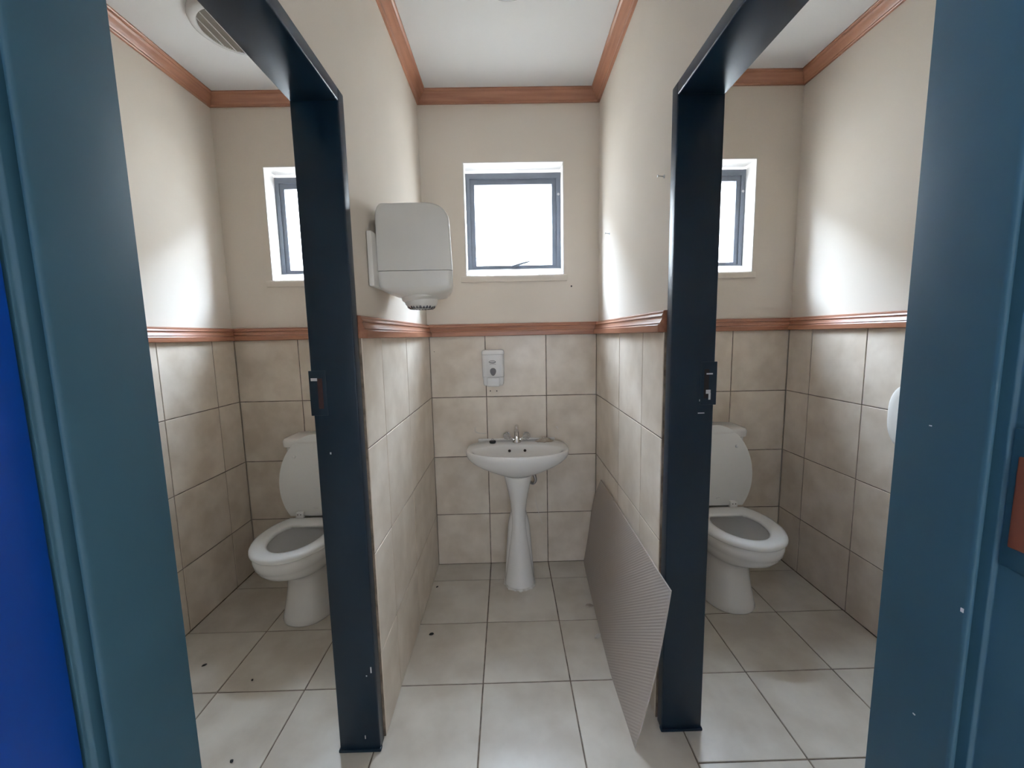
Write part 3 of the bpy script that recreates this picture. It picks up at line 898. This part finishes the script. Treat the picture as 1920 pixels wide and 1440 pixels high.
# plug and grime lying on the basin ledge
plug = thing('basin_plug', (0.0300, 0.072, 0.7385), 'black rubber plug lying on the left of the basin ledge', 'plug')
bm = bmesh.new()
lathe(bm, (0.030, 0.072, 0.7382), [(0.0155, 0), (0.0175, 0.002), (0.0180, 0.010), (0.0165, 0.0125), (0.004, 0.0130)], 24)
make('stopper', bm, 'rubber', plug, smooth=True, angle=50)
bm = bmesh.new()
tube(bm, [(0.030 + 0.006 * math.cos(t), 0.072, 0.7565 + 0.006 * math.sin(t)) for t in [2 * PI * k / 14 for k in range(15)]], 0.0014, 8)
make('chain_ring', bm, 'steel', plug, smooth=True)
bm = bmesh.new()
gr = []
for k, z_ in ((1.0, 0.0), (0.8, 0.003), (0.5, 0.011), (0.2, 0.016)):
    gr.append([P(0.312 + 0.052 * k * math.cos(2 * PI * i / 24) * (1 + 0.16 * math.sin(i * 3.1)), 0.060 + 0.026 * k * math.sin(2 * PI * i / 24) * (1 + 0.2 * math.sin(i * 2.3)), 0.7392 + z_ * (1 + 0.3 * math.sin(i * 1.7)) ) for i in range(24)])
skin(bm, gr)
tag(make('soap_residue', bm, 'grime', None, smooth=True), 'brownish smear of dried soap on the right of the basin ledge', 'soap residue')

# angle valve / pipe stub right of the pedestal top
vv = thing('angle_valve', (0.250, 0.03, 0.50), 'small dull metal pipe bend on the tiles right of the pedestal', 'pipe')
bm = bmesh.new()
tube(bm, spline([(0.235, 0.045, 0.560), (0.250, 0.05, 0.548), (0.263, 0.052, 0.520), (0.254, 0.05, 0.498), (0.240, 0.045, 0.497), (0.230, 0.04, 0.505)], 5), 0.0075, 12)
make('pipe_bend', bm, 'steel', vv, smooth=True)
bm = bmesh.new()
tube(bm, [(0.262, -0.001, 0.522), (0.262, 0.05, 0.522)], 0.009, 12)
make('wall_stub', bm, 'steel', vv, smooth=True, angle=50)

# ------------------------------------------------------------------ soap dispenser
sd = thing('soap_dispenser', (0.042, 0.0, 1.05), 'white wall soap dispenser with grey sight window above the washbasin', 'soap dispenser')
SX = 0.043
V = lambda r: [P(*q) for q in r]
bm = bmesh.new()
skin(bm, [V(sup(SX, 0.035, 0.050, 0.030, 0.033, 1.052, e=5, eb=8)), V(sup(SX, 0.035, 0.055, 0.036, 0.0335, 1.060, e=5, eb=8)), V(sup(SX, 0.035, 0.0575, 0.042, 0.0335, 1.10, e=5, eb=8)), V(sup(SX, 0.035, 0.060, 0.049, 0.0335, 1.215, e=5, eb=8))])
make('back_case', bm, 'soapw', sd, smooth=True, angle=45)
bm = bmesh.new()
skin(bm, [V(sup(SX, 0.040, 0.0560, 0.043, 0.030, 1.099, e=4.5, eb=8)), V(sup(SX, 0.040, 0.0585, 0.046, 0.030, 1.102, e=4.5, eb=8)), V(sup(SX, 0.040, 0.0600, 0.050, 0.030, 1.219, e=4.5, eb=8))])
cov = make('front_cover', bm, 'soapw', sd, smooth=True, angle=45)
bm = bmesh.new()
skin(bm, [V(sup(SX, 0.038, 0.0605, 0.051, 0.0365, 1.2205, e=4.5, eb=8)), V(sup(SX, 0.038, 0.0605, 0.051, 0.0365, 1.232, e=4.5, eb=8)), V(sup(SX, 0.038, 0.057, 0.046, 0.036, 1.240, e=4.5, eb=8)), V(sup(SX, 0.038, 0.048, 0.036, 0.034, 1.244, e=4.5, eb=8))])
make('top_cap', bm, 'soapw', sd, smooth=True, angle=45)
bbox_obj('push_lever', SX - 0.034, SX + 0.034, 0.055, 0.092, 1.050, 1.0965, 'soapw', sd, bv=0.006, seg=3)


def cov_front(z):
    return 0.0855 + (z - 1.102) * (0.004 / 0.117)


def patch(name, outline, zc, mat, parent, thick=0.0012):
    bm = bmesh.new()
    skin(bm, [[P(SX + x, cov_front(zc + z) + dd, zc + z) for x, z in outline] for dd in (-0.004, thick)])
    return make(name, bm, mat, parent)


drop = []
for i in range(32):
    t = 2 * PI * i / 32
    z = 0.021 * math.sin(t)
    drop.append((0.0158 * math.cos(t) * (1 + 0.22 * math.sin(t)), z))
patch('sight_window', drop, 1.128, 'darkgrey', cov)


def oval_ring(name, cx, zc, a, b_, w, mat, parent):
    bm = bmesh.new()
    n = 36
    rs = []
    for k, dd in ((0, -0.002), (0, 0.0009), (1, 0.0009), (1, -0.002)):
        rs.append([P(cx + (a - w * k) * math.cos(2 * PI * i / n), cov_front(zc) + dd, zc + (b_ - w * k * 0.8) * math.sin(2 * PI * i / n)) for i in range(n)])
    R = skin(bm, rs, True, False, False)
    for i in range(n):
        j = (i + 1) % n
        bm.faces.new((R[3][i], R[3][j], R[0][j], R[0][i]))
    return make(name, bm, mat, parent)


oval_ring('logo_ring', SX - 0.003, 1.181, 0.0185, 0.0078, 0.0024, 'ink', cov)
oval_ring('logo_ring', SX - 0.0015, 1.1795, 0.0150, 0.0040, 0.0022, 'ink', cov)
bbox_obj('logo_line', SX - 0.018, SX + 0.016, cov_front(1.169) - 0.002, cov_front(1.169) + 0.0009, 1.1682, 1.1695, 'ink', cov)

# ------------------------------------------------------------------ paper towel dispenser on the left niche wall
td = thing('paper_towel_dispenser', (-0.19, 0.75, 1.42), 'off-white centrefeed paper towel dispenser on the left niche wall', 'dispenser')
XW = -0.3185
bbox_obj('back_plate', XW, -0.302, 0.60, 0.900, 1.484, 1.655, 'disp', td, bv=0.002)


def towel_profile(ins=0.0, back=0.0):
    """side outline (x, z) of the upper cover"""
    pts = []
    x0, x1, z0, z1 = -0.3040 + ins, -0.0555 - ins - back, 1.5365, 1.7535 - ins
    pts += [(x0 - 0.002, z0), (x1 + 0.001, z0)]
    rx, rz = 0.085, 0.072
    for k in range(13):
        t = (PI / 2) * k / 12
        pts.append((x1 - 0.004 - rx + rx * math.cos(t) ** 0.85, z1 - rz + rz * math.sin(t) ** 0.85))
    rx, rz = 0.024, 0.045
    for k in range(9):
        t = PI / 2 + (PI / 2) * k / 8
        pts.append((x0 + rx + rx * math.cos(t), z1 - 0.001 - rz + rz * math.sin(t)))
    return pts


bm = bmesh.new()
skin(bm, [[P(x, d, z) for x, z in towel_profile(ins, (0.86 - d) * 0.15)] for ins, d in ((0.014, 0.632), (0.005, 0.636), (0.001, 0.644), (0.0, 0.656), (0.0, 0.842), (0.001, 0.852), (0.005, 0.859), (0.014, 0.862))])
make('upper_cover', bm, 'disp', td, smooth=True, angle=32)


def rrect(x0, x1, d0, d1, z, r=0.02, n=6, skew=0.0):
    ring = []
    for cx_, cd_, t0 in ((x1 - r, d1 - r, 0), (x0 + r, d1 - r, PI / 2), (x0 + r, d0 + r, PI), (x1 - r, d0 + r, 3 * PI / 2)):
        for k in range(n):
            t = t0 + (PI / 2) * k / (n - 1)
            x = cx_ + r * math.cos(t)
            d = cd_ + r * math.sin(t)
            ring.append(P(x - skew * (d1 - d) * max(0, (x - x0) / (x1 - x0)), d, z))
    return ring


bm = bmesh.new()
skin(bm, [rrect(-0.305, -0.0550, 0.634, 0.861, 1.5350, skew=0.15), rrect(-0.305, -0.0545, 0.634, 0.861, 1.510, skew=0.15), rrect(-0.302, -0.0550, 0.636, 0.860, 1.487, skew=0.15), rrect(-0.296, -0.061, 0.640, 0.856, 1.475, 0.026, skew=0.15),
          rrect(-0.276, -0.080, 0.655, 0.840, 1.464, 0.04, skew=0.12), rrect(-0.250, -0.095, 0.675, 0.82, 1.457, 0.06)])
low = make('lower_cover', bm, 'disp', td, smooth=True, angle=50)
bm = bmesh.new()
NZX, NZD = -0.184, 0.755
rings = []
for r, z, off in ((0.074, 1.468, 0.010), (0.079, 1.463, 0.012), (0.077, 1.454, 0.012), (0.063, 1.447, 0.005)):
    rings.append([P(NZX + off + r * math.cos(2 * PI * i / 36), NZD + r * math.sin(2 * PI * i / 36), z + 0.10 * (r * math.cos(2 * PI * i / 36))) for i in range(36)])
skin(bm, rings)
make('nozzle_collar', bm, 'disp', low, smooth=True, angle=50)
bm = bmesh.new()
lathe(bm, (NZX, NZD, 1.420), [(0.034, 0.014), (0.036, 0.002), (0.040, 0.000), (0.046, 0.003), (0.054, 0.012), (0.058, 0.023), (0.058, 0.032)], 40, cap0=True)
nz_ = make('nozzle', bm, 'disp', low, smooth=True, angle=60)
for i in range(26):
    t = 2 * PI * i / 26
    bm = bmesh.new()
    c0 = (NZX + 0.0455 * math.cos(t), NZD + 0.0455 * math.sin(t))
    tx, tdv = -math.sin(t), math.cos(t)
    hh = 0.007 + 0.003 * math.sin(i * 2.3)
    a = [P(c0[0] + tx * w + math.cos(t) * q, c0[1] + tdv * w + math.sin(t) * q, z) for w, q, z in ((-0.0048, 0.0015, 1.4205), (0.0048, 0.0015, 1.4205), (0.0, 0.0055, 1.4215 + hh), (-0.0048, -0.004, 1.417), (0.0048, -0.004, 1.417))]
    v = [bm.verts.new(p) for p in a]
    for f in ((0, 1, 2), (0, 3, 4, 1), (0, 2, 3), (1, 4, 2), (3, 2, 4)):
        bm.faces.new([v[k] for k in f])
    make('cutting_tooth', bm, 'darkgrey', nz_)

# ------------------------------------------------------------------ jumbo toilet roll holder on the right cubicle wall
rh = thing('toilet_roll_holder', (1.62, 0.868, 0.84), 'rounded off-white jumbo toilet roll holder on the right cubicle wall', 'toilet roll holder')
bm = bmesh.new()


def rsup(ins, x):
    ring = []
    for i in range(48):
        t = 2 * PI * i / 48
        c_, s_ = math.cos(t), math.sin(t)
        ring.append(P(x, 0.870 + (0.150 - ins) * math.copysign(abs(c_) ** (2 / 2.7), c_), 0.990 + (0.140 - ins) * math.copysign(abs(s_) ** (2 / 2.7), s_)))
    return ring


skin(bm, [rsup(0.003, 1.6768), rsup(0.0, 1.655), rsup(0.0, 1.580), rsup(0.004, 1.570), rsup(0.014, 1.565), rsup(0.03, 1.563)])
make('drum_cover', bm, 'disp', rh, smooth=True, angle=50)
bm = bmesh.new()
lathe(bm, (1.5635, 0.870, 1.075), [(0.010, 0), (0.010, -0.004), (0.007, -0.005)], 16, 'x')
make('lock', bm, 'steel', rh, smooth=True, angle=40)

# ------------------------------------------------------------------ extractor fan in the left cubicle ceiling
FX, FD = -0.930, 0.462
fan = thing('extractor_fan', (FX, FD, CZ_L - 0.03), 'round white extractor fan with grey louvres in the left cubicle ceiling', 'extractor fan')
bm = bmesh.new()
z_ = CZ_L
rings = [(0.152, z_), (0.152, z_ - 0.010), (0.148, z_ - 0.020), (0.138, z_ - 0.027), (0.124, z_ - 0.029), (0.121, z_ - 0.025), (0.121, z_ - 0.008)]
lathe(bm, (FX, FD, 0), rings, 56, cap0=True, cap1=True)
make('rim', bm, 'soapw', fan, smooth=True, angle=50)
for i in range(-20, 21):
    dd = i * 0.0058
    hw = math.sqrt(max(0, 0.1205 ** 2 - dd ** 2))
    if hw < 0.015: continue
    bm = bmesh.new()
    vs = [P(FX + sx * hw, FD + dd + q, CZ_L - zz) for sx in (-1, 1) for q, zz in ((-0.0022, 0.027), (-0.0012, 0.0275), (0.0025, 0.013), (0.0015, 0.0125))]
    v = [bm.verts.new(p) for p in vs]
    for f in ((0, 1, 2, 3), (7, 6, 5, 4), (0, 4, 5, 1), (1, 5, 6, 2), (2, 6, 7, 3), (3, 7, 4, 0)):
        bm.faces.new([v[k] for k in f])
    make('louvre', bm, 'fangrille', fan)
for xx in (-0.093, -0.062, -0.031, 0.0, 0.031, 0.062, 0.093):
    hw = math.sqrt(0.121 ** 2 - xx ** 2)
    bbox_obj('rib', FX + xx - 0.0008, FX + xx + 0.0008, FD - hw, FD + hw, CZ_L - 0.0305, CZ_L - 0.0265, 'soapw', fan)

# round ceiling light over the niche
cl = thing('ceiling_light', (0.148, 0.703, CZ_N), 'round white ceiling light just entering the top edge of the picture', 'ceiling light')
bm = bmesh.new()
lathe(bm, (0.148, 0.703, CZ_N), [(0.115, 0.0), (0.115, -0.014), (0.108, -0.018), (0.098, -0.018)], 48)
make('base_ring', bm, 'soapw', cl, smooth=True, angle=40)
bm = bmesh.new()
lathe(bm, (0.148, 0.703, CZ_N), [(0.098, -0.016), (0.097, -0.028), (0.085, -0.043), (0.06, -0.054), (0.03, -0.059), (0.004, -0.060)], 48)
make('glass_bowl', bm, 'soapw', cl, smooth=True, angle=60)

# ------------------------------------------------------------------ prismatic diffuser sheet leaning on the right niche wall
NS, NT = 30, 14


def sheet_pt(i, j, off):
    s, t = i / NS, j / NT
    d0 = 0.006 + 0.155 * max(0.0, (t - 0.5) / 0.5) ** 1.7
    d1 = 1.093 + 0.020 * t
    d = d0 + (d1 - d0) * s
    xb = 0.545 - 0.048 * min(1, d / 0.8) ** 0.8 + 0.012 * max(0, d - 0.8)
    xt = nR(d) - 0.006 if d < JR0 - 0.02 else nR(JR0) - 0.007
    bow = 0.010 * math.sin(PI * t)
    x = xb + (xt - xb) * t + bow
    z = 0.0005 + 0.548 * t + 0.004 * s
    return P(x - off, d, z)


bm = bmesh.new()
G = [[[bm.verts.new(sheet_pt(i, j, off)) for j in range(NT + 1)] for i in range(NS + 1)] for off in (0.0, 0.0035)]
for q in (0, 1):
    for i in range(NS):
        for j in range(NT):
            bm.faces.new((G[q][i][j], G[q][i + 1][j], G[q][i + 1][j + 1], G[q][i][j + 1]))
for i in range(NS):
    for j in (0, NT):
        bm.faces.new((G[0][i][j], G[0][i + 1][j], G[1][i + 1][j], G[1][i][j]))
for j in range(NT):
    for i in (0, NS):
        bm.faces.new((G[0][i][j], G[0][i][j + 1], G[1][i][j + 1], G[1][i][j]))
tag(make('diffuser_sheet', bm, 'sheet', None, smooth=True, angle=40), 'translucent ribbed plastic sheet leaning against the right niche wall', 'plastic sheet')

# ------------------------------------------------------------------ nails and floor crumbs
for (d_, z_, lab) in ((0.930, 1.792, 'steel nail high in the niche wall nearest the right door frame'), (0.234, 1.791, 'steel nail in the niche wall nearest the back corner')):
    xw = nR(d_) + PL
    nl = thing('wall_nail', (xw, d_, z_), lab, 'nail', 'nails in the right niche wall')
    bm = bmesh.new()
    tube(bm, [(xw + 0.002, d_, z_), (xw - 0.020, d_, z_ + 0.002)], 0.0016, 8)
    make('shank', bm, 'steel', nl, smooth=True, angle=50)
    bm = bmesh.new()
    lathe(bm, (xw - 0.020, d_, z_ + 0.002), [(0.0042, 0), (0.0042, -0.0015), (0.002, -0.002)], 12, 'x')
    make('nail_head', bm, 'steel', nl, smooth=True, angle=40)
    bm = bmesh.new()
    lathe(bm, (xw + 0.0005, d_, z_), [(0.0055, 0), (0.0045, -0.003), (0.002, -0.004)], 12, 'x')
    make('wall_plug', bm, 'chip', nl, smooth=True, angle=40)


def crumb(name, x, d, r, mat, label, flat=0.4, seed=0, el=1.6):
    rnd = random.Random(seed)
    bm = bmesh.new()
    bmesh.ops.create_icosphere(bm, subdivisions=2, radius=r)
    a = rnd.uniform(0, PI)
    for v in bm.verts:
        k = 1 + rnd.uniform(-0.22, 0.22)
        x_, y_ = v.co.x * k * el, v.co.y * k
        v.co = Vector((x + x_ * math.cos(a) - y_ * math.sin(a), -d + x_ * math.sin(a) + y_ * math.cos(a), max(0.0, (v.co.z + r) * flat)))
    return tag(make(name, bm, mat, None), label, 'debris', 'crumbs on the floor')


crumb('dirt_crumb', -0.246, 0.562, 0.0075, 'rubber', 'dark crumb on the niche floor near the left wall', seed=1)
crumb('plastic_scrap', 0.493, 0.405, 0.012, 'grime', 'brownish scrap beside the leaning plastic sheet', seed=2, flat=0.5)
crumb('plaster_flake', 0.492, 0.600, 0.010, 'sealant', 'pale flake at the foot of the leaning plastic sheet', seed=3, flat=0.25, el=2.2)
crumb('dirt_crumb', -1.150, 0.700, 0.0055, 'rubber', 'dark crumb on the left cubicle floor in front of the toilet', seed=4)
crumb('dirt_crumb', -0.905, 0.78, 0.0035, 'rubber', 'tiny dark speck on the left cubicle floor nearest the door jamb', seed=5)
crumb('dirt_crumb', -0.778, 1.090, 0.0045, 'rubber', 'dark crumb on the floor at the bottom left edge of the picture', seed=6)
crumb('dirt_crumb', -0.278, 0.215, 0.005, 'rubber', 'dark crumb in the far left corner of the niche floor', seed=7)
